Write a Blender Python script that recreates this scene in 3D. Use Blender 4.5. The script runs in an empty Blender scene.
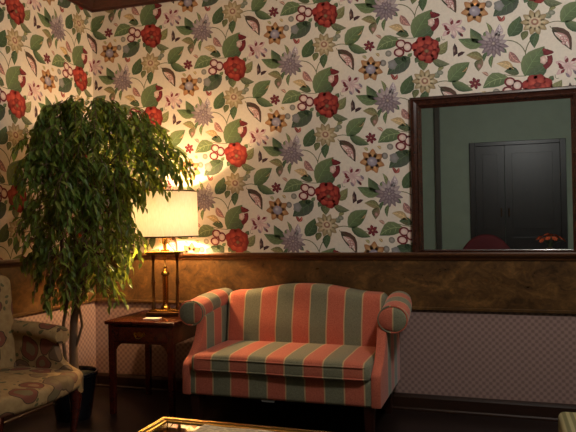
import bpy, bmesh, math, random
from mathutils import Vector, Matrix, Euler
PI = math.pi
SC = bpy.context.scene
COL = SC.collection
random.seed(7)

# ---------------------------------------------------------------- materials
def lin(c):
    return tuple(((v/255)/12.92 if v/255 <= .04045 else ((v/255+.055)/1.055)**2.4) for v in c) + (1,)

class NT:
    def __init__(s, name):
        s.m = bpy.data.materials.new(name); s.m.use_nodes = True
        s.t = s.m.node_tree; s.t.nodes.clear()
        s.out = s.n('ShaderNodeOutputMaterial')
    def n(s, kind, **kw):
        nd = s.t.nodes.new(kind)
        for k, v in kw.items(): setattr(nd, k, v)
        return nd
    def set(s, sock, v):
        if isinstance(v, bpy.types.NodeSocket): s.t.links.new(v, sock)
        elif v is not None: sock.default_value = v
    def math(s, op, a, b=None, c=None):
        nd = s.n('ShaderNodeMath', operation=op)
        for i, v in enumerate((a, b, c)):
            if v is not None: s.set(nd.inputs[i], v)
        return nd.outputs[0]
    def coord(s):
        return s.n('ShaderNodeTexCoord').outputs['Object']
    def xyz(s, v=None):
        nd = s.n('ShaderNodeSeparateXYZ'); s.set(nd.inputs[0], v or s.coord()); return nd.outputs
    def noise(s, scale, detail=3, vec=None, rough=.5, dist=0, stretch=None):
        nd = s.n('ShaderNodeTexNoise'); v = vec or s.coord()
        if stretch:
            mp = s.n('ShaderNodeMapping'); s.set(mp.inputs[0], v); mp.inputs['Scale'].default_value = stretch; v = mp.outputs[0]
        s.set(nd.inputs['Vector'], v); nd.inputs['Scale'].default_value = scale
        nd.inputs['Detail'].default_value = detail; nd.inputs['Roughness'].default_value = rough
        nd.inputs['Distortion'].default_value = dist
        return nd
    def mix(s, f, a, b, blend='MIX'):
        nd = s.n('ShaderNodeMix', data_type='RGBA', blend_type=blend)
        s.set(nd.inputs[0], f); s.set(nd.inputs[6], a); s.set(nd.inputs[7], b)
        return nd.outputs[2]
    def ramp(s, f, stops):
        nd = s.n('ShaderNodeValToRGB'); e = nd.color_ramp.elements
        while len(e) < len(stops): e.new(.5)
        for i, (p, c) in enumerate(stops): e[i].position = p; e[i].color = c
        s.set(nd.inputs[0], f); return nd.outputs[0]
    def bsdf(s, color, rough=.5, metal=0, spec=.5, bump=None, bstr=.2, bdist=.01, **kw):
        b = s.n('ShaderNodeBsdfPrincipled')
        s.set(b.inputs['Base Color'], color); s.set(b.inputs['Roughness'], rough)
        s.set(b.inputs['Metallic'], metal); s.set(b.inputs['Specular IOR Level'], spec)
        for k, v in kw.items(): s.set(b.inputs[k], v)
        if bump is not None:
            bn = s.n('ShaderNodeBump'); bn.inputs['Strength'].default_value = bstr; bn.inputs['Distance'].default_value = bdist
            s.set(bn.inputs['Height'], bump); s.t.links.new(bn.outputs[0], b.inputs['Normal'])
        s.b = b; return b.outputs[0]
    def done(s, sh):
        s.t.links.new(sh, s.out.inputs[0]); return s.m

def simple(name, c, rough=.5, metal=0, var=.15, scale=20, spec=.5, bstr=0, stretch=None, **kw):
    t = NT(name); c = lin(c); nz = t.noise(scale, 4, stretch=stretch)
    d = tuple(v*(1-var) for v in c[:3])+(1,); l = tuple(min(1, v*(1+var)) for v in c[:3])+(1,)
    colr = t.ramp(nz.outputs[0], [(.3, d), (.7, l)])
    return t.done(t.bsdf(colr, rough, metal, spec, bump=nz.outputs[0] if bstr else None, bstr=bstr, **kw))

def wood(name, dark, light, scale=3, stretch=(1, 1, 9), rough=.3, spec=.5, dist=1.2, coat=0):
    t = NT(name)
    a = t.noise(scale, 6, stretch=stretch, rough=.6, dist=dist)
    f = t.noise(90, 2, stretch=stretch)
    h = t.math('ADD', t.math('MULTIPLY', a.outputs[0], .85), t.math('MULTIPLY', f.outputs[0], .15))
    c = t.ramp(h, [(.32, lin(dark)), (.66, lin(light))])
    return t.done(t.bsdf(c, rough, 0, spec, **({'Coat Weight': coat, 'Coat Roughness': .15} if coat else {})))

def m_print():
    t = NT('floral_wallpaper'); at = t.n('ShaderNodeAttribute', attribute_name='print')
    nz = t.noise(55, 4); f = t.noise(420, 2)
    v = t.math('ADD', .80, t.math('MULTIPLY', nz.outputs[0], .28))
    v = t.math('ADD', v, t.math('MULTIPLY', f.outputs[0], .12))
    c = t.mix(1.0, at.outputs[0], v, 'MULTIPLY')
    return t.done(t.bsdf(c, .62, 0, .25))
def m_lattice(name, axis):
    t = NT(name); o = t.xyz(); u = o[axis]; v = o[2]; k = 2*PI/.043
    a = t.math('SINE', t.math('MULTIPLY', u, k)); b = t.math('SINE', t.math('MULTIPLY', v, k))
    p = t.math('MULTIPLY', a, b)
    c = t.ramp(t.math('ADD', t.math('MULTIPLY', p, .5), .5), [(.25, lin((160, 132, 124))), (.5, lin((150, 122, 115))), (.8, lin((130, 105, 99)))])
    return t.done(t.bsdf(c, .6, 0, .25))
def m_stripe(name, axis, x0, w=.105, lo=None):
    t = NT(name); o = t.xyz(); u = o[axis]
    nzb = t.noise(6, 2)
    u = t.math('ADD', u, t.math('MULTIPLY', t.math('SUBTRACT', nzb.outputs[0], .5), .006))
    if lo is not None: u = t.math('MAXIMUM', u, lo)
    f = t.math('DIVIDE', t.math('SUBTRACT', u, x0), w)
    par = t.math('FLOORED_MODULO', f, 2.0)
    isg = t.math('GREATER_THAN', par, 1.0)
    e = t.math('FLOORED_MODULO', t.math('ADD', f, .5), 1.0)
    d = t.math('ABSOLUTE', t.math('SUBTRACT', e, .5))
    line = t.math('LESS_THAN', d, .036)
    wv = t.noise(160, 3, rough=.7)
    c1 = t.ramp(wv.outputs[0], [(.3, lin((170, 82, 62))), (.7, lin((202, 110, 84)))])
    c2 = t.ramp(wv.outputs[0], [(.3, lin((104, 102, 80))), (.7, lin((134, 130, 104)))])
    c = t.mix(isg, c1, c2); c = t.mix(line, c, lin((190, 156, 114)))
    return t.done(t.bsdf(c, .8, 0, .2, bump=wv.outputs[0], bstr=.15, bdist=.003, **{'Sheen Weight': .15}))
def m_crewel():
    t = NT('floral_upholstery')
    nz = t.noise(5, 2); v = t.n('ShaderNodeVectorMath', operation='ADD')
    sub = t.n('ShaderNodeVectorMath', operation='SCALE'); t.set(sub.inputs[0], nz.outputs['Color']); sub.inputs['Scale'].default_value = .14
    t.set(v.inputs[0], t.coord()); t.set(v.inputs[1], sub.outputs[0])
    vo = t.n('ShaderNodeTexVoronoi'); t.set(vo.inputs['Vector'], v.outputs[0]); vo.inputs['Scale'].default_value = 8.5
    vs = t.n('ShaderNodeTexVoronoi'); t.set(vs.inputs['Vector'], v.outputs[0]); vs.inputs['Scale'].default_value = 19
    base = t.ramp(t.noise(30, 3).outputs[0], [(.3, lin((150, 118, 78))), (.7, lin((172, 140, 96)))])
    ch = t.n('ShaderNodeSeparateColor'); t.set(ch.inputs[0], vo.outputs['Color'])
    pet = t.ramp(ch.outputs[0], [(.0, lin((122, 66, 50))), (.4, lin((134, 82, 62))), (.55, lin((108, 98, 66))), (1, lin((122, 94, 72)))])
    core = t.ramp(ch.outputs[1], [(.0, lin((158, 120, 86))), (1, lin((112, 98, 66)))])
    d = vo.outputs['Distance']
    c = t.mix(t.math('LESS_THAN', d, .47), base, pet)
    c = t.mix(t.math('LESS_THAN', d, .24), c, core)
    c = t.mix(t.math('LESS_THAN', t.math('ABSOLUTE', t.math('SUBTRACT', d, .47)), .022), c, lin((84, 62, 44)))
    sm = t.math('MULTIPLY', t.math('LESS_THAN', vs.outputs['Distance'], .25), t.math('GREATER_THAN', d, .52))
    c = t.mix(sm, c, lin((100, 92, 60)))
    return t.done(t.bsdf(c, .85, 0, .2, bump=t.noise(200, 2).outputs[0], bstr=.1, bdist=.003))
def m_leaf():
    t = NT('ficus_leaf'); at = t.n('ShaderNodeAttribute', attribute_name='tint')
    nz = t.noise(60, 2)
    c = t.mix(1.0, at.outputs[0], t.math('ADD', .8, t.math('MULTIPLY', nz.outputs[0], .4)), 'MULTIPLY')
    p = t.bsdf(c, .42, 0, .4); tr = t.n('ShaderNodeBsdfTranslucent')
    t.set(tr.inputs[0], t.mix(.45, c, lin((190, 205, 70))))
    mx = t.n('ShaderNodeMixShader'); mx.inputs[0].default_value = .38
    t.t.links.new(p, mx.inputs[1]); t.t.links.new(tr.outputs[0], mx.inputs[2])
    return t.done(mx.outputs[0])
def m_shade():
    t = NT('linen_shade'); wv = t.noise(120, 3, stretch=(1, 1, .25))
    c = t.ramp(wv.outputs[0], [(.3, lin((240, 228, 200))), (.7, lin((250, 241, 218)))])
    d = t.n('ShaderNodeBsdfDiffuse'); t.set(d.inputs[0], c)
    tr = t.n('ShaderNodeBsdfTranslucent'); t.set(tr.inputs[0], c)
    mx = t.n('ShaderNodeMixShader'); mx.inputs[0].default_value = .054
    t.t.links.new(d.outputs[0], mx.inputs[1]); t.t.links.new(tr.outputs[0], mx.inputs[2])
    return t.done(mx.outputs[0])
def m_emit(name, c, s):
    t = NT(name); e = t.n('ShaderNodeEmission'); e.inputs[0].default_value = lin(c); e.inputs[1].default_value = s
    return t.done(e.outputs[0])
def m_glass(name, c=(225, 232, 225)):
    t = NT(name); return t.done(t.bsdf(lin(c), 0, 0, .5, **{'Transmission Weight': 1.0, 'IOR': 1.45}))
def m_burl():
    t = NT('burl_veneer')
    a = t.noise(3.2, 6, stretch=(1, 1, 1.6), rough=.62, dist=1.6); b = t.noise(11, 5, stretch=(1, 1, 1.3), rough=.6, dist=2.2)
    h = t.math('ADD', t.math('MULTIPLY', a.outputs[0], .6), t.math('MULTIPLY', b.outputs[0], .4))
    c = t.ramp(h, [(.34, lin((52, 34, 19))), (.5, lin((88, 61, 33))), (.64, lin((122, 87, 48)))])
    return t.done(t.bsdf(c, t.math('ADD', .2, t.math('MULTIPLY', b.outputs[0], .25)), 0, .5))
def m_news():
    t = NT('printed_paper'); o = t.xyz()
    a = t.noise(38, 3, stretch=(1, 3, 1)); rows = t.math('SINE', t.math('MULTIPLY', o[1], 2*PI/.016))
    k = t.math('MULTIPLY', t.math('GREATER_THAN', rows, .1), t.math('GREATER_THAN', a.outputs[0], .46))
    c = t.mix(k, lin((222, 200, 164)), lin((150, 128, 102)))
    return t.done(t.bsdf(c, .5))

M = dict(
    printed=m_print(), lat_b=m_lattice('lattice_wallpaper', 0), lat_l=m_lattice('lattice_wallpaper_side', 1),
    burl=m_burl(),
    rail=wood('rail_wood', (58, 32, 18), (96, 58, 30), 4, (6, 6, 30), .28),
    crown=wood('crown_wood', (44, 18, 13), (66, 28, 20), 4, (3, 3, 20), .35),
    base=wood('baseboard_wood', (36, 21, 15), (52, 31, 22), 4, (3, 3, 20), .3),
    mahog=wood('mahogany', (48, 14, 9), (88, 30, 18), 5, (9, 2, 9), .22, coat=.3),
    dkwood=wood('dark_leg_wood', (34, 16, 11), (58, 26, 16), 6, (6, 6, 1), .3),
    frame=wood('mirror_frame_wood', (40, 20, 15), (72, 38, 26), 6, (6, 6, 6), .22),
    door=wood('door_wood', (18, 15, 14), (30, 25, 23), 2.4, (6, 6, .8), .38),
    postw=wood('post_wood', (46, 42, 34), (66, 60, 48), 2.4, (6, 6, .8), .5),
    floor=simple('dark_floor', (30, 19, 16), .38, 0, .35, 9, stretch=(1, 6, 1)),
    green=simple('green_paint', (130, 142, 124), .6, 0, .05, 6),
    ceil=simple('ceiling_paint', (196, 192, 186), .8, 0, .04, 6),
    sx=m_stripe('striped_fabric', 0, -.525, .1163), sy=m_stripe('striped_fabric_arm', 1, -.27, .1163, lo=-.2), st=m_stripe('striped_fabric_scroll', 0, -.625, .1163), sr=m_stripe('striped_fabric_roll', 1, -.155, .1163),
    crewel=m_crewel(), leaf=m_leaf(), shade=m_shade(),
    bark=simple('ficus_bark', (104, 78, 56), .8, 0, .3, 30, bstr=.3, stretch=(1, 1, .3)),
    pot=simple('black_glazed_pot', (16, 17, 22), .14, 0, .15, 8),
    soil=simple('moss', (62, 58, 34), .9, 0, .5, 60, bstr=.5),
    brass=simple('aged_brass', (176, 132, 66), .24, 1, .2, 25),
    dbrass=simple('dark_bronze', (92, 62, 36), .3, .85, .25, 25),
    gold=simple('gold_frame', (214, 172, 92), .2, 1, .1, 25),
    paper=simple('white_paper', (226, 216, 196), .6, 0, .04, 20),
    news=m_news(), glass=m_glass('table_glass'), bulb=m_emit('lit_bulb', (255, 214, 140), 30),
    cry=m_glass('clear_glass', (245, 240, 230)),
    rfab=simple('dark_red_fabric', (88, 18, 24), .8, 0, .12, 60),
    ovase=simple('stone_vase', (92, 78, 62), .3, 0, .06, 8),
    orange=simple('orange_petals', (208, 92, 48), .6, 0, .3, 30),
    stem=simple('green_stem', (66, 84, 44), .6, 0, .2, 30),
    label=simple('label_cloth', (128, 126, 120), .6, 0, .05, 30),
)
def m_ticking():
    t = NT('ticking_stripe'); o = t.xyz(); s = t.math('SINE', t.math('MULTIPLY', o[0], 2*PI/.03))
    c = t.ramp(t.math('ADD', t.math('MULTIPLY', s, .5), .5), [(.3, lin((104, 98, 66))), (.7, lin((146, 136, 98)))])
    return t.done(t.bsdf(c, .8, 0, .2))
M['tick'] = m_ticking()
def m_mirror():
    t = NT('mirror_glass'); return t.done(t.bsdf((.80, .85, .86, 1), 0, 1))
M['mirror'] = m_mirror()
M['bowl'] = m_emit('added_bowl_glow', (255, 226, 184), 4)  # glow for the added, unseen ceiling fixture

# ---------------------------------------------------------------- mesh builder
class MB:
    def __init__(s): s.v = []; s.f = []; s.mi = []; s.c = None; s.cur = 0
    def add(s, vs, fs):
        o = len(s.v); s.v += [tuple(p) for p in vs]
        s.f += [tuple(i+o for i in f) for f in fs]; s.mi += [s.cur]*len(fs); return s
    def box(s, x0, x1, y0, y1, z0, z1):
        return s.add([(x0,y0,z0),(x1,y0,z0),(x1,y1,z0),(x0,y1,z0),(x0,y0,z1),(x1,y0,z1),(x1,y1,z1),(x0,y1,z1)],
                     [(0,3,2,1),(4,5,6,7),(0,1,5,4),(1,2,6,5),(2,3,7,6),(3,0,4,7)])
    def rbox(s, x0, x1, y0, y1, z0, z1, r=.02, n=(8, 8, 6), fn=None):
        c = Vector(((x0+x1)/2, (y0+y1)/2, (z0+z1)/2)); h = Vector(((x1-x0)/2, (y1-y0)/2, (z1-z0)/2))
        r = min(r, min(h)*.98); inner = h - Vector((r, r, r)); idx = {}; vs = []; fs = []
        def samples(hh, nn):
            i = hh - r; e = [-hh + r*(1-math.cos(a)) for a in (0, PI/8, PI/4, 3*PI/8)]
            mid = [-i + 2*i*k/nn for k in range(nn+1)]
            return e[:-1] + [e[-1]] + mid + [-q for q in reversed(e)]
        S = [samples(h[k], n[k]) for k in range(3)]
        def vert(p):
            key = tuple(round(q, 6) for q in p)
            if key in idx: return idx[key]
            P = Vector(p); q = Vector([max(-inner[k], min(inner[k], P[k])) for k in range(3)]); d = P-q
            if d.length > 1e-9: P = q + d.normalized()*r
            P = P + c
            if fn: P = Vector(fn(P))
            idx[key] = len(vs); vs.append(P); return idx[key]
        for ax in range(3):
            a, b = [(1, 2), (2, 0), (0, 1)][ax]
            for sg in (-1, 1):
                for i in range(len(S[a])-1):
                    for j in range(len(S[b])-1):
                        q = []
                        for (di, dj) in ((0,0),(1,0),(1,1),(0,1)):
                            p = [0,0,0]; p[ax] = sg*h[ax]; p[a] = S[a][i+di]; p[b] = S[b][j+dj]; q.append(vert(p))
                        if sg < 0: q.reverse()
                        if len(set(q)) == 4: fs.append(tuple(q))
        return s.add(vs, fs)
    def tube(s, pts, rad, n=8, cap=True, closed=False):
        P = [Vector(p) for p in pts]; m = len(P)
        R = rad if isinstance(rad, (list, tuple)) else [rad]*m
        vs = []; fs = []; up = None
        for i in range(m):
            if closed: t = P[(i+1) % m]-P[i-1]
            else: t = P[min(i+1, m-1)]-P[max(i-1, 0)]
            t.normalize()
            if up is None:
                up = t.orthogonal().normalized()
            up = (up - t*up.dot(t)); up.normalize(); w = t.cross(up)
            for k in range(n):
                a = 2*PI*k/n; vs.append(P[i]+(up*math.cos(a)+w*math.sin(a))*R[i])
        for i in range(m if closed else m-1):
            j = (i+1) % m
            for k in range(n):
                fs.append((i*n+k, i*n+(k+1) % n, j*n+(k+1) % n, j*n+k))
        if cap and not closed:
            fs.append(tuple(reversed(range(n)))); fs.append(tuple((m-1)*n+k for k in range(n)))
        return s.add(vs, fs)
    def lathe(s, prof, cx=0, cy=0, n=24, sx=1, sy=1, caps=True):
        vs = []; fs = []
        for (r, z) in prof:
            for k in range(n):
                a = 2*PI*k/n; vs.append((cx+r*sx*math.cos(a), cy+r*sy*math.sin(a), z))
        for i in range(len(prof)-1):
            for k in range(n):
                fs.append((i*n+k, i*n+(k+1) % n, (i+1)*n+(k+1) % n, (i+1)*n+k))
        if caps:
            fs.append(tuple(reversed(range(n)))); fs.append(tuple((len(prof)-1)*n+k for k in range(n)))
        return s.add(vs, fs)
    def prism(s, poly, axis, a0, a1):          # polygon in the two other axes, extruded
        n = len(poly); vs = []
        for a in (a0, a1):
            for (p, q) in poly:
                vs.append({'x': (a, p, q), 'y': (p, a, q), 'z': (p, q, a)}[axis])
        fs = [(i, (i+1) % n, n+(i+1) % n, n+i) for i in range(n)] + [tuple(reversed(range(n))), tuple(range(n, 2*n))]
        return s.add(vs, fs)
    def build(s, name, mats, parent=None, smooth=False, bevel=0, angle=40):
        me = bpy.data.meshes.new(name); me.from_pydata(s.v, [], s.f)
        for m in (mats if isinstance(mats, list) else [mats]): me.materials.append(m)
        for p, mi in zip(me.polygons, s.mi): p.material_index = mi
        bm = bmesh.new(); bm.from_mesh(me)
        bmesh.ops.recalc_face_normals(bm, faces=bm.faces)
        if bevel:
            es = [e for e in bm.edges if len(e.link_faces) == 2 and e.calc_face_angle(0) > .6]
            bmesh.ops.bevel(bm, geom=es, offset=bevel, segments=2, affect='EDGES', profile=.6)
        bm.to_mesh(me); bm.free()
        if smooth:
            me.shade_smooth()
            try: me.set_sharp_from_angle(angle=math.radians(angle))
            except Exception: pass
        o = bpy.data.objects.new(name, me); COL.objects.link(o)
        if parent: o.parent = parent
        return o

def tag(o, label, cat, group=None):
    o['label'] = label; o['category'] = cat
    if group: o['group'] = group
    return o
def thing(name, label, cat, loc, rz=0, group=None):
    o = bpy.data.objects.new(name, None); COL.objects.link(o); o.empty_display_size = .1
    o.location = loc; o.rotation_euler = (0, 0, rz); return tag(o, label, cat, group)
def struct(o):
    o['kind'] = 'structure'; return o

# ---------------------------------------------------------------- wallpaper print
CW, CV, U0, Z0 = .686, .6286, 1.9044, 2.6977
class Print:
    """coloured shapes of one repeat: (layer, verts, faces, colours); coordinates in the drawing, y down"""
    def __init__(s): s.shapes = []
    def P(s, x, y):
        x -= 48; y -= 135
        return (x/648, -(y + .088*x)/662)
    def put(s, layer, pts, faces, cols):
        s.shapes.append((layer, [s.P(*p) for p in pts], faces, cols))
    def fan(s, layer, c, rim, cc, rc):
        n = len(rim)
        s.put(layer, [c]+rim, [(0, 1+i, 1+(i+1) % n) for i in range(n)], [cc]+[rc]*n)
    def leaf(s, a, b, w, c1, c2, layer=2, bend=.12, vein=None):
        ax, ay = a; bx, by = b; dx, dy = (bx-ax)*1.1, (by-ay)*1.1; w *= 1.2; L = math.hypot(dx, dy); ux, uy = dx/L, dy/L; nx, ny = -uy, ux
        pr = [(0, .0), (.1, .5), (.25, .86), (.45, 1), (.65, .82), (.82, .46), (.93, .2), (1, 0)]
        pts = []; cols = []; fs = []
        for t, h in pr:
            off = bend*L*math.sin(t*PI)
            cx, cy = ax+dx*t+nx*off, ay+dy*t+ny*off
            pts += [(cx+nx*w/2*h, cy+ny*w/2*h), (cx, cy), (cx-nx*w/2*h, cy-ny*w/2*h)]
            cols += [c1, tuple((p*.55+q*.45) for p, q in zip(c1, c2)), c2]
        for i in range(len(pr)-1):
            o = 3*i; fs += [(o, o+1, o+4, o+3), (o+1, o+2, o+5, o+4)]
        s.put(layer, pts, fs, cols)
        vc = vein or tuple(min(255, v*1.32+10) for v in c1)
        s.line([(pts[3*i+1]) for i in range(len(pr)-1)], 1.8, vc, layer+1)
        for t in (2, 3, 4):
            p = pts[3*t+1]; q = pts[3*(t+1)]; r = pts[3*(t+1)+2]
            s.line([p, ((p[0]+q[0]*2)/3, (p[1]+q[1]*2)/3)], 1.2, vc, layer+1)
            s.line([p, ((p[0]+r[0]*2)/3, (p[1]+r[1]*2)/3)], 1.2, vc, layer+1)
    def line(s, pts, w, c, layer=1):
        vs = []; fs = []
        for i, p in enumerate(pts):
            a = pts[max(0, i-1)]; b = pts[min(len(pts)-1, i+1)]; dx, dy = b[0]-a[0], b[1]-a[1]; L = math.hypot(dx, dy) or 1
            vs += [(p[0]-dy/L*w/2, p[1]+dx/L*w/2), (p[0]+dy/L*w/2, p[1]-dx/L*w/2)]
        for i in range(len(pts)-1): fs.append((2*i, 2*i+1, 2*i+3, 2*i+2))
        s.put(layer, vs, fs, [c]*len(vs))
    def curve(s, a, b, c, w, col, layer=1):
        s.line([((1-t)**2*a[0]+2*t*(1-t)*b[0]+t*t*c[0], (1-t)**2*a[1]+2*t*(1-t)*b[1]+t*t*c[1]) for t in [i/7 for i in range(8)]], w, col, layer)
    def blob(s, x, y, rx, ry, cc, rc, layer=3, n=14, wob=0, lobes=5, ph=0):
        s.fan(layer, (x, y), [(x+rx*(1+wob*math.cos(lobes*2*PI*i/n+ph))*math.cos(2*PI*i/n), y+ry*(1+wob*math.cos(lobes*2*PI*i/n+ph))*math.sin(2*PI*i/n)) for i in range(n)], cc, rc)
    def petal(s, x, y, ang, L, w, ci, ce, layer=4):
        L *= 1.06; w *= 1.15; ux, uy = math.cos(ang), math.sin(ang); nx, ny = -uy, ux
        rim = [(x, y), (x+ux*L*.3+nx*w*.35, y+uy*L*.3+ny*w*.35), (x+ux*L*.65+nx*w*.5, y+uy*L*.65+ny*w*.5), (x+ux*L*.9+nx*w*.22, y+uy*L*.9+ny*w*.22), (x+ux*L, y+uy*L),
               (x+ux*L*.9-nx*w*.22, y+uy*L*.9-ny*w*.22), (x+ux*L*.65-nx*w*.5, y+uy*L*.65-ny*w*.5), (x+ux*L*.3-nx*w*.35, y+uy*L*.3-ny*w*.35)]
        s.fan(layer, (x+ux*L*.45, y+uy*L*.45), rim, ci, ce)
def make_print():
    p = Print(); rr = random.Random(3)
    G1, G2 = (86, 108, 68), (120, 134, 90); D1, D2 = (68, 88, 60), (98, 112, 78); O1, O2 = (116, 118, 74), (146, 142, 98)
    VINE = (112, 110, 72); MAR = (112, 30, 38); PINK = (226, 186, 176); LAV = (170, 148, 152); DLAV = (124, 104, 114)
    TAN = (190, 156, 108); GREY = (128, 126, 122)
    # red peony
    p.blob(48, 135, 44, 46, (150, 44, 38), (128, 32, 32), 3, 18, .08, 7)
    p.leaf((80, 152), (132, 102), 36, O1, O2); p.leaf((70, 176), (138, 196), 28, (92, 100, 70), (126, 128, 96)); p.leaf((42, 172), (36, 222), 36, (84, 96, 60), (120, 124, 86))
    for ring, (rad, L, n, ci, ce) in enumerate([(38, 38, 9, (172, 56, 46), (140, 36, 34)), (22, 34, 7, (192, 76, 58), (156, 44, 38)), (9, 24, 5, (182, 66, 50), (132, 34, 32))]):
        for k in range(n):
            a = 2*PI*k/n+ring*.4
            j_ = .85+.3*rr.random(); p.petal(48+math.cos(a)*rad*.55, 135+math.sin(a)*rad*.55, a+.3*(rr.random()-.5), L*j_, 42-7*ring, tuple(v*j_ for v in ci), tuple(v*j_ for v in ce), 4+ring)
    p.blob(49, 140, 10, 9, (150, 132, 92), (120, 70, 52), 7)
    # butterfly
    p.put(4, [(178, 152), (160, 166), (158, 128), (166, 108), (176, 126)], [(0, 1, 2), (0, 2, 3), (0, 3, 4)], [(70, 40, 44)]*2+[(120, 92, 84)]+[(54, 34, 40)]*2)
    p.put(4, [(178, 152), (194, 144), (208, 146), (198, 158), (178, 168)], [(0, 1, 2), (0, 2, 3), (0, 3, 4)], [(70, 40, 44), (138, 96, 92), (60, 36, 42), (92, 60, 60), (60, 36, 42)])
    p.blob(163, 140, 5, 8, (176, 148, 130), (110, 80, 76), 5, 8)
    # leaf pair towards the lavender flower
    p.leaf((284, 112), (190, 92), 40, G1, G2, bend=-.1); p.leaf((288, 108), (236, 50), 38, D1, G2, bend=-.12)
    # lavender spiky flower
    for k in range(14):
        a = 2*PI*k/14+.2; L = 52+10*rr.random()
        up = math.sin(a) < -.2
        p.petal(322, 114, a, L, 17, (202, 184, 182) if up else LAV, (164, 144, 150) if up else DLAV, 4)
    for k in range(9):
        a = 2*PI*k/9; p.petal(322, 114, a, 30, 14, (176, 156, 166), DLAV, 5)
    p.blob(322, 112, 9, 8, (206, 190, 176), (124, 100, 112), 6, 8)
    p.leaf((334, 84), (346, 34), 26, (196, 176, 180), (168, 146, 156), 4)
    p.leaf((312, 74), (296, 26), 14, O1, G2); p.leaf((296, 148), (284, 186), 13, D1, G1); p.leaf((320, 160), (313, 212), 15, G1, O1)
    # olive bud
    p.leaf((280, 178), (218, 162), 30, O1, (164, 138, 96)); p.leaf((274, 176), (262, 226), 30, (92, 96, 62), (150, 118, 96)); p.blob(264, 208, 8, 10, (206, 160, 148), (150, 100, 92), 5, 8)
    p.curve((322, 130), (300, 168), (270, 176), 3, VINE)
    # leaf pair and maroon star
    p.leaf((138, 276), (218, 198), 56, G1, G2, bend=-.06); p.leaf((150, 274), (230, 308), 34, D1, G2, bend=.06)
    p.curve((70, 290), (110, 262), (150, 276), 3.5, VINE)
    for k in range(6): p.petal(246, 282, k*PI/3+.3, 25, 13, (146, 52, 62), (104, 28, 40), 4)
    p.blob(246, 282, 5, 5, (214, 170, 140), (150, 80, 70), 5, 8); p.line([(228, 304), (238, 292)], 3, VINE)
    # pod
    p.leaf((104, 296), (168, 384), 44, (66, 62, 44), (98, 64, 52), bend=-.1); p.leaf((112, 318), (162, 378), 24, (222, 196, 180), (196, 132, 128), 4, bend=-.14)
    for q in ((140, 342), (152, 352), (146, 362)): p.blob(q[0], q[1], 8, 8, (236, 212, 200), (176, 88, 96), 6, 8)
    # orange star flower
    for k in range(7):
        a = 2*PI*k/7-1.5; p.petal(250, 386, a, 54, 26, (216, 164, 108), (176, 112, 66), 4)
        p.petal(250, 386, a+.45, 40, 12, (200, 146, 98), (146, 102, 66), 4)
    p.blob(250, 388, 23, 22, (176, 166, 178), (142, 128, 140), 5); p.blob(246, 384, 9, 8, (206, 196, 200), (170, 158, 170), 6, 8)
    # lily with maroon flecks
    for k, (L, w) in enumerate([(50, 20), (44, 18), (54, 18), (46, 20), (40, 16), (48, 18)]):
        p.petal(160, 40, k*PI/3+.35, L, w, (238, 214, 206), (206, 160, 162), 4)
    for q in ((124, 26, 1.0), (160, 6, 1.9), (124, 44, .3), (186, 62, .9), (148, 52, 2.2), (172, 22, -.6)): p.petal(q[0], q[1], q[2], 22, 11, (150, 52, 60), (120, 34, 46), 5)
    for q in ((196, 34), (178, 56), (150, 68)): p.petal(q[0], q[1], .9, 24, 10, (160, 140, 152), (128, 108, 124), 5)
    p.curve((126, 90), (112, 100), (112, 76), 2, VINE)
    # big leaf over the next peony, maroon bud beside it
    p.leaf((440, 250), (512, 138), 68, G1, G2, bend=-.04); p.leaf((456, 250), (524, 196), 42, D1, D2, bend=.1, layer=3)
    p.blob(514, 184, 13, 18, (236, 216, 202), (206, 160, 152), 4, 12, .15)
    p.blob(530, 152, 20, 13, (140, 40, 44), (104, 26, 36), 5, 12, .18, 3); p.blob(518, 142, 9, 7, (170, 66, 62), MAR, 6, 9, .2, 3)
    p.curve((536, 166), (548, 196), (516, 216), 20, (122, 32, 40), 5); p.blob(536, 190, 9, 16, (160, 56, 56), MAR, 6, 10, .15, 3)
    # small tinted leaves
    p.leaf((196, 232), (214, 212), 10, TAN, O1); p.leaf((300, 250), (276, 236), 13, (178, 138, 120), (150, 108, 96)); p.leaf((232, 340), (214, 328), 12, O2, TAN)
    p.leaf((120, 212), (96, 226), 14, O1, O2); p.leaf((392, 330), (408, 356), 16, D1, O1); p.leaf((290, 330), (274, 318), 12, TAN, O2); p.leaf((412, 330), (430, 318), 14, G1, G2)
    p.leaf((20, 170), (2, 190), 20, D1, D2); p.leaf((88, 98), (104, 82), 18, D1, O1); p.leaf((300, 60), (286, 84), 13, G1, O2); p.leaf((358, 132), (372, 150), 16, D1, G1)
    p.curve((164, 276), (196, 290), (232, 290), 2.5, VINE); p.curve((250, 430), (262, 404), (254, 396), 3, VINE); p.curve((196, 100), (220, 98), (240, 92), 2.5, VINE); p.curve((96, 290), (100, 300), (110, 306), 3, VINE)
    p.leaf((384, 148), (424, 192), 27, (178, 128, 116), (150, 100, 98)); p.leaf((400, 222), (338, 200), 28, TAN, (206, 176, 128)); p.leaf((420, 240), (368, 232), 30, D1, (96, 100, 66))
    # left leaf, pansy, buds and dark leaf of the next peony
    p.leaf((380, 258), (286, 298), 52, G2, G1, bend=.12)
    p.leaf((424, 336), (332, 406), 60, D1, (84, 92, 80), bend=.02); p.blob(346, 368, 20, 22, (150, 146, 150), GREY, 4, 12, .15)
    for q in ((384, 276, 23, 21), (412, 290, 22, 24), (376, 314, 24, 20)):
        p.blob(q[0], q[1], q[2], q[3], MAR, (126, 40, 46), 5); p.blob(q[0], q[1], q[2]*.66, q[3]*.66, (238, 222, 212), PINK, 6)
    p.blob(330, 318, 14, 14, (176, 166, 156), (126, 122, 108), 4); p.blob(306, 360, 14, 15, (172, 160, 154), (122, 116, 106), 4)
    p.leaf((352, 436), (338, 412), 12, (150, 70, 60), MAR); p.leaf((352, 436), (366, 412), 12, (176, 96, 84), MAR)
    p.curve((360, 244), (400, 254), (446, 250), 3, VINE)
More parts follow.
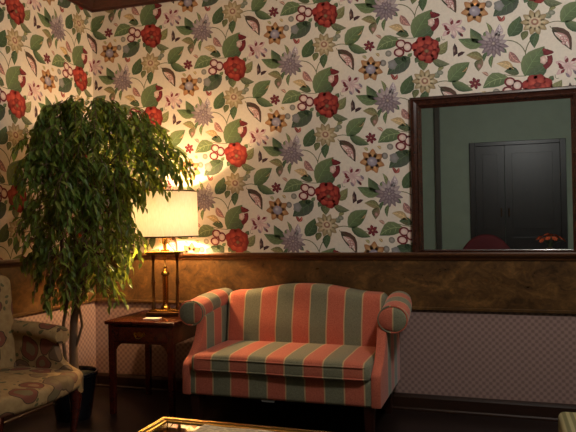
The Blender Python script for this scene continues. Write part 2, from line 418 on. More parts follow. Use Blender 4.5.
    # passion flower
    for k in range(10):
        a = 2*PI*k/10; p.petal(484, 26, a, 52, 22, (204, 182, 140) if k % 2 else (222, 206, 168), (156, 130, 88), 4)
    p.blob(484, 26, 24, 23, (226, 208, 176), (206, 176, 140), 5); p.blob(484, 25, 15, 14, (150, 96, 84), (168, 118, 96), 6); p.blob(484, 24, 8, 8, (232, 214, 182), (206, 180, 140), 7, 8)
    p.leaf((384, 84), (424, 6), 48, D1, G1, bend=.08); p.leaf((494, 66), (482, 128), 30, D1, G1); p.leaf((456, 62), (438, 98), 24, (92, 98, 60), O1)
    p.leaf((520, 6), (546, -14), 22, (110, 118, 96), (150, 152, 130)); p.blob(548, -12, 14, 11, (166, 164, 148), (116, 120, 100), 4, 10)
    p.curve((340, 104), (420, 84), (446, 152), 4, VINE); p.curve((446, 152), (452, 120), (468, 98), 4, VINE); p.curve((446, 152), (446, 180), (452, 200), 4, VINE)
    return p
PRINT = make_print()
CREAM = (228, 214, 197)
def wall_paper(name, u0, u1, zlow, zhigh, place, mats, extra):
    """wall mesh: printed paper above zlow, small lattice paper below, solid body behind"""
    bm = bmesh.new(); lay = bm.verts.layers.float_color.new('print')
    cl = {}
    def C(c):
        k = tuple(c)
        if k not in cl:
            g_ = sum(c)/3; cl[k] = lin([v*.86+g_*.14 for v in c])
        return cl[k]
    bg = bmesh.new()
    for i in range(int((u0-U0)/CW)-2, int((u1-U0)/CW)+2):
        for j in range(-5, 3):
            bu, bz = U0+i*CW, Z0+j*CV-(CV/2 if i % 2 else 0)
            if bu+1.1 < u0 or bu-.3 > u1 or bz+.5 < zlow or bz-.8 > zhigh: continue
            for (ly, pts, fs, cols) in PRINT.shapes:
                us = [bu+q[0] for q in pts]; zs = [bz+q[1] for q in pts]
                if max(us) < u0 or min(us) > u1 or max(zs) < zlow or min(zs) > zhigh: continue
                vv = []
                for uu, zz, c in zip(us, zs, cols):
                    v = bm.verts.new((uu, -.0001*(ly+.25*(i % 2)+.12*(j % 3)), zz)); v[lay] = C(c); vv.append(v)
                for f in fs:
                    try: bm.faces.new([vv[k] for k in f])
                    except ValueError: pass
    for co, no in (((u0, 0, 0), (-1, 0, 0)), ((u1, 0, 0), (1, 0, 0)), ((0, 0, zlow), (0, 0, -1)), ((0, 0, zhigh), (0, 0, 1))):
        bmesh.ops.bisect_plane(bm, geom=bm.verts[:]+bm.edges[:]+bm.faces[:], dist=1e-6, plane_co=co, plane_no=no, clear_outer=True)
    def quad(pts, mi):
        vv = []
        for q in pts:
            v = bm.verts.new(q); v[lay] = C(CREAM); vv.append(v)
        f = bm.faces.new(vv); f.material_index = mi
    bm.normal_update()
    for f in bm.faces:
        if f.normal.y > 0: f.normal_flip()
    quad([(u0, 0, .9), (u1, 0, .9), (u1, 0, 3.08), (u0, 0, 3.08)], 0)
    quad([(u0, 0, 0), (u1, 0, 0), (u1, 0, .9), (u0, 0, .9)], 1)
    T = .12
    quad([(u0, T, 0), (u0, T, 3.08), (u1, T, 3.08), (u1, T, 0)], 1)
    quad([(u0, 0, 0), (u0, 0, 3.08), (u0, T, 3.08), (u0, T, 0)], 1); quad([(u1, 0, 0), (u1, T, 0), (u1, T, 3.08), (u1, 0, 3.08)], 1)
    quad([(u0, 0, 3.08), (u1, 0, 3.08), (u1, T, 3.08), (u0, T, 3.08)], 1); quad([(u0, 0, 0), (u0, T, 0), (u1, T, 0), (u1, 0, 0)], 1)
    for v in bm.verts: v.co = place(v.co)
    me = bpy.data.meshes.new(name); bm.to_mesh(me); bm.free()
    for m in mats: me.materials.append(m)
    o = bpy.data.objects.new(name, me); COL.objects.link(o); return struct(o)

RX, FY, HC = 5.2, -5.6, 3.08
wall_paper('wall_back', 0, RX, 1.0, 3.0, lambda c: Vector(c), [M['printed'], M['lat_b']], None)
wall_paper('wall_left', FY, 0, 1.0, 3.0, lambda c: Vector((-c.y, c.x, c.z)), [M['printed'], M['lat_l']], None)
struct(MB().box(RX, RX+.12, FY, 0, 0, HC).build('wall_right', M['green']))
struct(MB().box(-.12, RX+.12, FY-.12, FY, 0, HC).build('wall_front', M['green']))
struct(MB().box(-.12, RX+.12, FY-.12, .12, -.1, 0).build('floor', M['floor']))
struct(MB().box(-.12, RX+.12, FY-.12, .12, HC, HC+.1).build('ceiling', M['ceil']))
# dado veneer, chair rail, crown, baseboards
def run_back(poly, name, mat):      # profile (depth, z)
    return struct(MB().prism([(-d, z) for d, z in poly], 'x', 0, RX).build(name, mat, bevel=.0))
def run_left(poly, name, mat):
    b = MB(); b.prism([(d, z) for d, z in poly], 'y', FY, 0); return struct(b.build(name, mat))
dado = [(.0002, .663), (.016, .663), (.02, .668), (.02, .682), (.014, .686), (.014, 1.0), (.0002, 1.0)]
railp = [(.0002, .992), (.02, .992), (.024, .998), (.026, 1.006), (.036, 1.014), (.042, 1.022), (.046, 1.026), (.046, 1.038), (.042, 1.045), (.0002, 1.045)]
basep = [(.0002, 0), (.026, 0), (.026, .012), (.018, .02), (.018, .085), (.014, .094), (.01, .104), (.0002, .108)]
crownp = [(.0002, 2.94), (.012, 2.94), (.018, 2.955), (.03, 2.962), (.05, 2.99), (.085, 3.03), (.1, 3.045), (.105, 3.06), (.12, 3.079), (.0002, 3.079)]
run_back(dado, 'trim_1', M['burl']); run_left(dado, 'trim_2', M['burl'])
run_back(railp, 'trim_3', M['rail']); run_left(railp, 'trim_4', M['rail'])
run_back(crownp, 'trim_5', M['crown']); run_left(crownp, 'trim_6', M['crown'])
run_back(basep, 'baseboard_back', M['base']); run_left(basep, 'baseboard_left', M['base'])

# ---------------------------------------------------------------- the wall behind the camera (seen in the mirror)
d0, d1, dt = 2.69, 3.85, 2.34
fr = MB()
fr.box(d0-.08, d0, FY+.001, FY+.04, 0, dt+.06); fr.box(d1, d1+.08, FY+.001, FY+.04, 0, dt+.06); fr.box(d0, d1, FY+.001, FY+.04, dt, dt+.06)
do = struct(fr.build('door_1', M['door'], bevel=.006))
mid = 3.10
for a, b in ((d0, mid-.002), (mid+.002, d1)):
    p = MB(); p.box(a, b, FY+.002, FY+.022, .006, dt)
    for z0, z1 in ((.15, 1.0), (1.12, 2.22)):
        q = .016
        p.box(a+.1, b-.1, FY+.022, FY+.027, z0, z1)
    pp = p.build('door_leaf', M['door'], do, bevel=.003)
    xh = b-.05 if a == d0 else a+.05
    MB().tube([(xh, FY+.022, 1.31), (xh, FY+.06, 1.31), (xh, FY+.06, 1.42), (xh, FY+.022, 1.42)], .008).build('door_handle', M['dbrass'], pp, smooth=True)
struct(MB().box(2.11, 2.19, FY+.001, FY+.05, 0, 3.07).build('trim_7', M['postw'], bevel=.006))

# ---------------------------------------------------------------- mirror
def frame_ring(x0, x1, z0, z1, prof):
    """prof: (inset from the outer edge, depth towards the room)"""
    vs = []; fs = []; n = len(prof)
    for (ins, d) in prof:
        vs += [(x0+ins, -d, z0+ins*.24), (x1-ins, -d, z0+ins*.24), (x1-ins, -d, z1-ins), (x0+ins, -d, z1-ins)]
    for i in range(n):
        j = (i+1) % n
        for k in range(4): fs.append((4*i+k, 4*i+(k+1) % 4, 4*j+(k+1) % 4, 4*j+k))
    return MB().add(vs, fs)
mx0, mx1, mz0, mz1 = 2.478, 3.532, 1.0455, 2.068
mi = thing('wall_mirror', 'large rectangular mirror in dark moulded wooden frame resting on the chair rail', 'mirror', ((mx0+mx1)/2, 0, mz0))
def local(b, e):
    b.v = [(p[0]-e.location[0], p[1]-e.location[1], p[2]-e.location[2]) for p in b.v]; return b
local(frame_ring(mx0, mx1, mz0, mz1, [(0, .002), (0, .03), (.007, .04), (.019, .042), (.026, .034), (.043, .03), (.051, .035), (.058, .031), (.066, .019), (.074, .014), (.074, .002)]), mi).build('frame', M['frame'], mi)
local(MB().box(mx0+.07, mx1-.07, -.012, -.003, mz0+.018, mz1-.07), mi).build('glass', M['mirror'], mi)

# ---------------------------------------------------------------- loveseat
sofa = thing('loveseat', 'small camelback loveseat in coral and grey green striped fabric under the wood panelling', 'sofa', (1.775, -.38, 0))
W = lambda y: y+.38          # wall distance to local
b = MB().rbox(-.598, .598, W(-.765), W(-.05), .21, .365, .02, (12, 6, 3))
b.build('seat_base', M['sx'], sofa, smooth=True)
def crown_fn(P):
    x, y, z = P; k = max(0, 1-(x/.56)**4)*max(0, 1-((y-W(-.53))/.28)**4)
    if z > .41: z += .016*k
    y -= .006*math.sin(x*7) if y < W(-.6) else 0
    return (x, y, z)
cu = MB().rbox(-.548, .556, W(-.79), W(-.25), .352, .458, .032, (20, 10, 3), crown_fn).build('seat_cushion', M['sx'], sofa, smooth=True)
pp = MB()
for zz in (.372, .438):
    pts = [(-.54, W(-.5), zz), (-.542, W(-.74), zz), (-.53, W(-.775), zz), (-.5, W(-.789), zz)] + [(x*.1, W(-.79)-.006*math.sin(x*.7), zz) for x in range(-4, 5)] + [(.51, W(-.789), zz), (.54, W(-.775), zz), (.55, W(-.74), zz), (.548, W(-.5), zz)]
    pp.tube(pts, .0055, 6)
pp.build('piping', M['sx'], cu, smooth=True)
def camel(P):
    x, y, z = P; t = max(0, min(1, (z-.4)/.38)); hump = math.exp(-(abs(x+.0)/.31)**2.8)
    z += t*.052*hump
    y += (z-.4)*.16 if y < W(-.12) else (z-.4)*.02
    y -= .02*math.exp(-((z-.58)/.12)**2)*max(0, 1-(x/.5)**4) if y < W(-.14) else 0
    return (x, y, z)
MB().rbox(-.552, .552, W(-.285), W(-.06), .36, .786, .05, (20, 4, 10), camel).build('backrest', M['sx'], sofa, smooth=True)
for sg in (-1, 1):
    a = MB()
    out = [(-.06, .21), (-.06, .70), (-.3, .69), (-.535, .665), (-.56, .63), (-.575, .585), (-.6, .53), (-.64, .48), (-.69, .44), (-.74, .415), (-.768, .395), (-.772, .36), (-.772, .21)]
    xs = sorted((sg*.557, sg*.615))
    a.prism([(W(y), z) for y, z in out], 'x', xs[0], xs[1])
    arm = a.build('arm', M['sy'], sofa, smooth=True, bevel=.014)
    r = MB(); st = [(-.075, .735, .06), (-.08, .735, .07), (-.2, .728, .078), (-.35, .712, .08), (-.5, .69, .082), (-.555, .682, .083), (-.568, .68, .079), (-.575, .68, .068), (-.577, .68, .03)]
    n = 20; vs = []; fs = []
    for (y, zc, rad) in st:
        for k in range(n):
            q = 2*PI*k/n; cxs = .652 if y < -.4 else .652-.03*(y+.4)/.32
            ex = rad*1.08*math.cos(q); ez = rad*.86*math.sin(q)
            if math.cos(q) > 0 and math.sin(q) < 0: ez *= 1.12
            vs.append((sg*(cxs+ex), W(y), zc+ez))
    for i in range(len(st)-1):
        for k in range(n): fs.append((i*n+k, i*n+(k+1) % n, (i+1)*n+(k+1) % n, (i+1)*n+k))
    fs += [tuple(range(n)), tuple((len(st)-1)*n+k for k in range(n))]
    r.add(vs, fs); r.mi = [0]*(5*n)+[1]*((len(st)-6)*n)+[0, 1]
    ro = r.build('arm_roll', [M['sr'], M['st']], arm, smooth=True)
    MB().tube([(sg*(.652+.085*math.cos(2*PI*k/24)), W(-.566), .68+.078*math.sin(2*PI*k/24)) for k in range(24)], .005, 6, closed=True).build('piping', M['sx'], arm, smooth=True)
for x in (-.54, .54):
    for y in (-.72, -.11):
        l = MB(); t0, t1 = .03, .022; yc = W(y)
        l.add([(x-t1, yc-t1, 0), (x+t1, yc-t1, 0), (x+t1, yc+t1, 0), (x-t1, yc+t1, 0), (x-t0, yc-t0, .21), (x+t0, yc-t0, .21), (x+t0, yc+t0, .21), (x-t0, yc+t0, .21)],
              [(0,3,2,1),(4,5,6,7),(0,1,5,4),(1,2,6,5),(2,3,7,6),(3,0,4,7)]).build('leg', M['dkwood'], sofa, bevel=.003)
lb = MB().rbox(-.1, -.02, W(-.755), W(-.752), .198, .2105, .0014, (4, 1, 1)).build('care_label', M['label'], sofa); lb['label'] = 'pale cloth label hanging under the front rail'

# ---------------------------------------------------------------- end table
tx, ty, tr = .765, -.355, math.radians(2.5)
et = thing('end_table', 'dark red mahogany end table with a drawer between plant and loveseat', 'table', (tx, ty, 0), tr)
hx, hy, H = .255, .285, .622
MB().rbox(-hx, hx, -hy, hy, H-.024, H, .008, (4, 4, 1)).build('tabletop', M['mahog'], et, smooth=True)
ap = MB(); i = .022
ap.box(-hx+i, hx-i, hy-i-.018, hy-i, H-.15, H-.024); ap.box(-hx+i, -hx+i+.018, -hy+i, hy-i, H-.15, H-.024); ap.box(hx-i-.018, hx-i, -hy+i, hy-i, H-.15, H-.024)
ap.box(-hx+i, hx-i, -hy+i, -hy+i+.016, H-.15, H-.138); ap.box(-hx+i, hx-i, -hy+i, -hy+i+.016, H-.036, H-.024)
ap.build('apron', M['mahog'], et, bevel=.002)
dr = MB().rbox(-hx+.056, hx-.056, -hy+i-.006, -hy+i+.3, H-.137, H-.037, .004, (3, 2, 2)).build('drawer', M['mahog'], et, smooth=True)
hd = MB(); yf = -hy+i-.006; zc = H-.086
hd.prism([(-.045, zc), (-.035, zc+.016), (-.018, zc+.012), (0, zc+.022), (.018, zc+.012), (.035, zc+.016), (.045, zc), (.03, zc-.016), (0, zc-.012), (-.03, zc-.016)], 'y', yf-.003, yf+.0005)
hd.tube([(-.028, yf-.004, zc+.004), (-.03, yf-.014, zc-.004), (-.018, yf-.018, zc-.02), (0, yf-.019, zc-.024), (.018, yf-.018, zc-.02), (.03, yf-.014, zc-.004), (.028, yf-.004, zc+.004)], .0028, 6)
hd.build('drawer_handle', M['brass'], dr, smooth=True)
for sx in (-1, 1):
    for sy in (-1, 1):
        cx, cy = sx*(hx-.04), sy*(hy-.04)
        MB().add([(cx-.017, cy-.017, 0), (cx+.017, cy-.017, 0), (cx+.017, cy+.017, 0), (cx-.017, cy+.017, 0), (cx-.021, cy-.021, H-.024), (cx+.021, cy-.021, H-.024), (cx+.021, cy+.021, H-.024), (cx-.021, cy+.021, H-.024)],
                 [(0,3,2,1),(4,5,6,7),(0,1,5,4),(1,2,6,5),(2,3,7,6),(3,0,4,7)]).build('leg', M['mahog'], et, bevel=.003)
for sx in (-1, 1):              # corner brackets under the front apron
    x0 = sx*(hx-.06); pts = [(x0, H-.15), (x0, H-.235)] + [(x0-sx*.07*(1-math.cos(t)), H-.15-.085*(1-math.sin(t))) for t in [k*PI/2/6 for k in range(7)]]
    MB().prism(pts, 'y', -hy+.03, -hy+.044).build('corner_bracket', M['mahog'], et)

bk = MB().rbox(-.055, .055, -.032, .032, 0, .006, .002, (3, 2, 1))
o = bk.build('booklet', M['paper']); o.location = (.80, -.50, .6225); o.rotation_euler = (0, 0, .15)
tag(o, 'small white booklet lying on the end table before the lamp', 'booklet')

# ---------------------------------------------------------------- lamp
LX, LY, LZ = .785, -.29, .6225
lamp = thing('table_lamp', 'lit brass column table lamp with cream drum shade on the end table', 'lamp', (LX, LY, LZ), math.radians(14)); lamp.scale = (1, 1, 1.072)
MB().rbox(-.125, .125, -.065, .065, 0, .022, .006, (3, 2, 1)).build('base', M['dbrass'], lamp, smooth=True)
MB().rbox(-.11, .11, -.05, .05, .022, .036, .004, (3, 2, 1)).build('plinth', M['brass'], lamp, smooth=True)
for sx in (-1, 1):
    pr = [(.015, .036), (.017, .045), (.012, .055), (.0105, .15), (.0105, .19), (.014, .2), (.0165, .21), (.014, .22), (.0105, .23), (.0095, .34), (.012, .37), (.015, .38), (.015, .392)]
    MB().lathe(pr, sx*.086, 0, 14).build('column', M['dbrass'], lamp, smooth=True)
pr = [(.03, .036), (.034, .05), (.022, .062), (.019, .07), (.021, .078), (.021, .25), (.024, .256), (.03, .262), (.03, .27), (.022, .284), (.012, .292), (.008, .3), (.012, .31), (.01, .318), (.005, .325), (.005, .392)]
cc = MB().lathe(pr, 0, 0, 20).build('center_column', M['brass'], lamp, smooth=True)
MB().rbox(-.118, .118, -.058, .058, .392, .404, .003, (3, 2, 1)).build('top_plate', M['dbrass'], lamp, smooth=True)
tp2 = MB().rbox(-.128, .128, -.066, .066, .404, .416, .004, (3, 2, 1)).build('cap_plate', M['brass'], lamp, smooth=True)
MB().lathe([(.03, .416), (.032, .424), (.014, .434), (.012, .46), (.02, .466), (.02, .52), (.014, .526), (.012, .54)], 0, 0, 18).build('socket', M['brass'], lamp, smooth=True)
hp = MB(); hp.tube([(-.03, 0, .47), (-.06, 0, .53), (-.07, 0, .64), (-.05, 0, .76), (-.015, 0, .812), (0, 0, .818), (.015, 0, .812), (.05, 0, .76), (.07, 0, .64), (.06, 0, .53), (.03, 0, .47)], .0025, 6)
hp.build('harp', M['brass'], lamp, smooth=True)
SZ0, SZ1, SR0, SR1 = .512, .805, .236, .229
sh = MB().lathe([(SR0, SZ0), (SR0+(SR1-SR0)*.5, (SZ0+SZ1)/2), (SR1, SZ1)], 0, 0, 48, caps=False).build('lamp_shade', M['shade'], lamp, smooth=True)
def ring_pts(r_, z_): return [(r_*math.cos(2*PI*k/48), r_*math.sin(2*PI*k/48), z_) for k in range(48)]
MB().tube(ring_pts(SR0, SZ0), .0045, 6, closed=True).build('bottom_ring', M['dbrass'], sh, smooth=True)
rg = MB().tube(ring_pts(SR1, SZ1), .0045, 6, closed=True)
for k in range(3):
    a = 2*PI*k/3; rg.tube([(0, 0, SZ1), (SR1*math.cos(a), SR1*math.sin(a), SZ1)], .002, 5)
rg.build('top_ring', M['dbrass'], sh, smooth=True)
MB().lathe([(.003, .815), (.003, .83), (.009, .836), (.011, .844), (.006, .852), (.002, .858)], 0, 0, 12).build('finial', M['brass'], lamp, smooth=True)
MB().lathe([(.012, .54), (.014, .555), (.026, .58), (.032, .605), (.026, .63), (.012, .643), (.002, .646)], 0, 0, 16).build('bulb', M['bulb'], lamp, smooth=True)

# ---------------------------------------------------------------- ficus
PX, PY = .36, -.76
fic = thing('potted_ficus', 'tall leafy weeping fig tree in a black pot in the room corner', 'plant', (PX, PY, 0))
MB().lathe([(.105, 0), (.112, .01), (.128, .12), (.142, .24), (.15, .275), (.158, .28), (.16, .30), (.155, .306), (.146, .304), (.142, .285), (.139, .27)], 0, 0, 32).build('pot', M['pot'], fic, smooth=True)
so = MB(); rr = random.Random(5)
vs = [(0, 0, .29)]; fs = []
for ri, r_ in enumerate((.05, .1, .141)):
    for k in range(18): vs.append((r_*math.cos(2*PI*k/18), r_*math.sin(2*PI*k/18), .276+.016*rr.random()*(1 if r_ < .14 else .3)))
for k in range(18):
    fs.append((0, 1+k, 1+(k+1) % 18))
    for q in (0, 1): fs.append((1+q*18+k, 1+(q+1)*18+k, 1+(q+1)*18+(k+1) % 18, 1+q*18+(k+1) % 18))
so.add(vs, fs).build('moss', M['soil'], fic, smooth=True)
def bez(p0, p1, p2, n=7):
    return [tuple((1-t)**2*a+2*t*(1-t)*b_+t*t*c for a, b_, c in zip(p0, p1, p2)) for t in [k/n for k in range(n+1)]]
trunk = MB()
trunk.tube([(0, 0, .27), (.006, 0, .36), (-.004, .01, .48), (.01, .0, .62), (.04, -.01, .78), (.085, -.02, .98), (.14, -.035, 1.2), (.2, -.05, 1.5)], [.036, .029, .027, .026, .024, .021, .016, .011], 10)
trunk.tube([(-.04, .01, .27), (-.06, .0, .38), (-.066, -.01, .50), (-.055, -.02, .62), (-.02, -.03, .74), (.02, -.05, .9), (.0, -.1, 1.1), (.03, -.14, 1.45)], [.013, .012, .0115, .011, .011, .0105, .01, .007], 8)
trunk.tube([(.012, .01, .45), (.06, .02, .60), (.05, .0, .74), (.1, .03, .95), (.2, .04, 1.2), (.34, .02, 1.5)], [.009, .009, .009, .0085, .008, .006], 8)
trunk.build('trunk', M['bark'], fic, smooth=True)
# crown: reach from the axis at each height, to the lamp side and to the wall side
def interp(tab, z):
    if z <= tab[0][0]: return tab[0][1]
    for (a, va), (c, vc) in zip(tab, tab[1:]):
        if z <= c: return va+(vc-va)*(z-a)/(c-a)
    return tab[-1][1]
RRT = [(.64, .08), (.8, .3), (1.0, .34), (1.17, .38), (1.3, .27), (1.45, .27), (1.55, .34), (1.64, .56), (1.76, .65), (1.9, .52), (2.0, .46), (2.08, .32), (2.15, .12)]
RLT = [(.64, .08), (.8, .2), (1.0, .32), (1.17, .39), (1.45, .44), (1.75, .45), (1.9, .43), (2.02, .36), (2.1, .25), (2.15, .08)]
RDT = [(.64, .08), (.8, .15), (1.0, .25), (1.3, .34), (1.6, .4), (1.85, .38), (2.05, .25), (2.15, .1)]
fol = bmesh.new(); tl = fol.verts.layers.float_color.new('tint')
twg = MB(); rf = random.Random(21); NL = [0]
TINTS = [lin(c) for c in ((88, 112, 44), (104, 126, 52), (124, 142, 60), (70, 94, 42), (142, 152, 74), (92, 118, 56))]
def add_leaf(p, d, up, L, wd):
    d = d.normalized(); s_ = d.cross(up)
    if s_.length < 1e-4: return
    s_.normalize(); n_ = s_.cross(d)
    q0 = p; q1 = p+d*L*.3-n_*L*.0; q2 = p+d*L*.65-n_*L*.05; q3 = p+d*L-n_*L*.14; f = n_*wd*.18
    pts = [q0, q1+s_*wd*.46+f, q1, q1-s_*wd*.46+f, q2+s_*wd*.36+f*.8-n_*L*.01, q2, q2-s_*wd*.36+f*.8-n_*L*.01, q3]
    W_ = [P+Vector((PX, PY, 0)) for P in pts]
    for P in W_:
        if P.x < .03 or P.y > -.03: return
        if (P.x-LX)**2+(P.y-LY)**2 < .275**2 and 1.13 < P.z < 1.54: return
        if (P.x-LX)**2+(P.y-LY)**2 < .17**2 and P.z < 1.2: return
        if P.y < -1.08 and P.z < 1.05: return
        if P.x > .48 and P.y > -.70 and P.z < .66: return
    c = rf.choice(TINTS); k = .8+.45*rf.random(); c = (c[0]*k, c[1]*k, c[2]*k, 1)
    vv = []
    for P in pts:
        v = fol.verts.new(P); v[tl] = c; vv.append(v)
    for f_ in ((0, 2, 1), (0, 3, 2), (1, 2, 5, 4), (2, 3, 6, 5), (4, 5, 7), (5, 6, 7)): fol.faces.new([vv[i_] for i_ in f_])
    NL[0] += 1
def envelope(z, ang):
    z += .10*max(0, z-1.4)/.65
    ca, sa = math.cos(ang), math.sin(ang)
    rx = interp(RRT, z)*.95 if ca > 0 else interp(RLT, z)*.9; ry = interp(RDT, z)
    return rx*ca, ry*sa+.42*rx*ca
axis = lambda z: Vector((.03+.2*min(1, max(0, z-.6)/.8), -.02-.09*min(1, max(0, z-.6)/.8), 0))
twigs = 0
for t_ in range(900):
    z = .8+1.25*rf.random()**.72
    if z < 1.4 and rf.random() < .38: continue
    ang = 2*PI*rf.random(); u_ = rf.random()**.45
    ex, ey = envelope(min(z, 2.05), ang); tipx = Vector((ex*u_, ey*u_, 0))
    start = axis(z)+tipx*.72+Vector((0, 0, z+.02))
    outd = Vector((tipx.x, tipx.y, 0)); outd = outd.normalized() if outd.length > .01 else Vector((1, 0, 0))
    Lt = .08+.12*rf.random()
    end = axis(z)+tipx+Vector((0, 0, z-Lt*.75))
    mid_ = (start+end)/2+Vector((outd.x*.05, outd.y*.05, .06))
    pts = bez(start, mid_, end, 6)
    ok = all(.02 < P[0]+PX and P[1]+PY < -.03 and not ((P[0]+PX-LX)**2+(P[1]+PY-LY)**2 < .27**2 and P[2] < 1.54) for P in pts)
    if not ok: continue
    twg.tube(pts, [.0022]*6+[.001], 4)
    nl = rf.randint(6, 9)
    for q in range(nl):
        tt = (q+.6)/nl; k0 = min(5, int(tt*6)); a_ = Vector(pts[k0]); b_ = Vector(pts[k0+1]); P = a_.lerp(b_, tt*6-k0); dr_ = (b_-a_).normalized()
        side = dr_.cross(Vector((0, 0, 1)));
        if side.length < .01: side = Vector((1, 0, 0))
        side.normalize()
        dl = dr_*.5+side*(.75 if q % 2 else -.75)+Vector((rf.uniform(-.55, .55), rf.uniform(-.55, .55), -.05-.85*rf.random()))
        up = Vector((rf.uniform(-.5, .5), rf.uniform(-.5, .5), 1))
        add_leaf(P, dl, up, .05+.03*rf.random(), .021+.008*rf.random())
# limbs reaching into the crown
for k in range(26):
    z = 1.0+1.05*k/26; ang = k*2.4; ex, ey = envelope(z, ang)
    zb = max(.72, z-.3); zb = min(zb, 1.45); base_ = Vector((.0+.2*(zb-.6)/.9, -.05*(zb-.6)/.9, zb))
    e_ = axis(z)+Vector((ex*.72, ey*.72, z))
    if e_.x+PX < .03: e_.x = .03-PX
    if (e_.x+PX-LX)**2+(e_.y+PY-LY)**2 < .3**2 and e_.z < 1.55: continue
    twg.tube(bez(base_, (base_+e_)/2+Vector((0, 0, .1)), e_, 6), [.006, .0055, .005, .0045, .004, .003, .002], 5)
twg.tube(bez((.2, .02, .86), (.34, .1, .86), (.33, .1, .70), 8), .0022, 5)
twg.build('branches', M['bark'], fic, smooth=True)
me = bpy.data.meshes.new('foliage'); fol.to_mesh(me); fol.free(); me.materials.append(M['leaf'])
fo = bpy.data.objects.new('foliage', me); COL.objects.link(fo); fo.parent = fic; fo['kind'] = 'stuff'

# ---------------------------------------------------------------- armchair
ac = thing('armchair', 'upholstered armchair in tan and rust floral fabric beside the plant', 'chair', (.43, -1.53, 0), math.radians(90))
def bow(P):
    x, y, z = P
    if y < 0: y -= .075*(1-(x/.36)**2)*min(1, -y/.2)
    if z > .4: z += .03*max(0, 1-(x/.36)**2)*max(0, 1-(y/.36)**2)
    return (x, y, z)
MB().rbox(-.325, .325, -.31, .27, .335, .43, .03, (14, 10, 3), bow).build('seat', M['crewel'], ac, smooth=True)
def chback(P):
    x, y, z = P
    t = max(0, min(1, (z-.4)/.6)); z += t*.06*math.exp(-(x/.22)**2); y += .09*(z-.42)
    return (x*(1+.0*t), y, z)
MB().rbox(-.3, .325, .10, .24, .36, .96, .045, (12, 3, 10), chback).build('backrest', M['crewel'], ac, smooth=True)
for sg in (-1, 1):
    xs = sorted((sg*.29, sg*.345))
    out = [(.25, .30), (.25, .64), (.0, .625), (-.14, .60), (-.165, .565), (-.175, .53), (-.2, .485), (-.25, .45), (-.30, .435), (-.325, .41), (-.325, .30)]
    arm = MB().prism(out, 'x', xs[0], xs[1]).build('arm', M['crewel'], ac, smooth=True, bevel=.016)
    r = MB(); vs = []; fs = []; n = 18
    st = [(.24, .655, .05), (.2, .655, .055), (0, .645, .058), (-.13, .63, .06), (-.178, .622, .06), (-.19, .62, .054), (-.195, .62, .02)]
    for (y, zc, rad) in st:
        for k in range(n):
            q = 2*PI*k/n; vs.append((sg*(.335+rad*1.15*math.cos(q)), y, zc+rad*.85*math.sin(q)))
    for i_ in range(len(st)-1):
        for k in range(n): fs.append((i_*n+k, i_*n+(k+1) % n, (i_+1)*n+(k+1) % n, (i_+1)*n+k))
    fs += [tuple(range(n)), tuple((len(st)-1)*n+k for k in range(n))]
    r.add(vs, fs).build('arm_roll', M['crewel'], arm, smooth=True)
    for (y, fl) in ((-.285, -1), (.225, 1)):
        x = sg*.295
        MB().tube([(x, y, .34), (x+sg*.01, y+fl*.012, .28), (x+sg*.008, y+fl*.008, .2), (x, y, .1), (x-sg*.0, y+fl*.004, .04), (x+sg*.008, y+fl*.014, .012), (x+sg*.008, y+fl*.014, 0)], [.034, .034, .026, .018, .015, .022, .024], 12).build('leg', M['mahog'], ac, smooth=True)

# ---------------------------------------------------------------- coffee table
CX0, CX1, CY0, CY1, CH = 1.655, 2.76, -2.50, -1.875, .435
ct = thing('coffee_table', 'low coffee table with glass top set in a gold frame', 'table', ((CX0+CX1)/2, (CY0+CY1)/2, 0))
hx, hy = (CX1-CX0)/2, (CY1-CY0)/2
def hring(prof):
    vs = []; fs = []; n = len(prof)
    for (ins, z) in prof: vs += [(-hx+ins, -hy+ins, z), (hx-ins, -hy+ins, z), (hx-ins, hy-ins, z), (-hx+ins, hy-ins, z)]
    for i_ in range(n):
        j = (i_+1) % n
        for k in range(4): fs.append((4*i_+k, 4*i_+(k+1) % 4, 4*j+(k+1) % 4, 4*j+k))
    return MB().add(vs, fs)
hring([(0, CH-.03), (0, CH-.004), (.004, CH), (.02, CH), (.023, CH-.004), (.026, CH-.006), (.030, CH-.006), (.034, CH-.003), (.040, CH-.004), (.042, CH-.012), (.042, CH-.03)]).build('frame', M['gold'], ct)
MB().box(-hx+.036, hx-.036, -hy+.036, hy-.036, CH-.018, CH-.0085).build('glass_top', M['glass'], ct)
for sx in (-1, 1):
    for sy in (-1, 1):
        MB().box(sx*(hx-.02)-.018, sx*(hx-.02)+.018, sy*(hy-.02)-.018, sy*(hy-.02)+.018, 0, CH-.03).build('leg', M['gold'], ct, bevel=.003)
hx2, hy2 = hx-.03, hy-.03
MB().box(-hx2, hx2, -hy2, hy2, .12, .138).build('lower_shelf', M['mahog'], ct, bevel=.003)
nw = MB().rbox(-.17, .17, -.14, .14, 0, .010, .003, (8, 6, 1), lambda P: (P[0], P[1], P[2]+.003*math.sin(P[0]*20)*(1 if P[2] > .005 else 0)))
o = nw.build('newspaper', M['news'], smooth=True); o.location = (2.04, -2.075, CH-.0082); o.rotation_euler = (0, 0, -.04)
tag(o, 'folded printed newspaper lying on the glass coffee table', 'newspaper')

# ---------------------------------------------------------------- ottoman at right
ot = thing('ottoman', 'ottoman with olive ticking striped top at the right edge', 'ottoman', (3.53, -1.48, 0))
MB().rbox(-.27, .27, -.27, .27, .28, .40, .03, (10, 10, 3), lambda P: (P[0], P[1], P[2]+(.012*max(0, 1-(P[0]/.27)**2)*max(0, 1-(P[1]/.27)**2) if P[2] > .36 else 0))).build('cushion', M['tick'], ot, smooth=True)
MB().rbox(-.262, .262, -.262, .262, .17, .282, .01, (4, 4, 2)).build('base', M['tick'], ot, smooth=True)
for sx in (-1, 1):
    for sy in (-1, 1): MB().lathe([(.014, 0), (.017, .02), (.022, .1), (.026, .17)], sx*.22, sy*.22, 12).build('leg', M['dkwood'], ot, smooth=True)

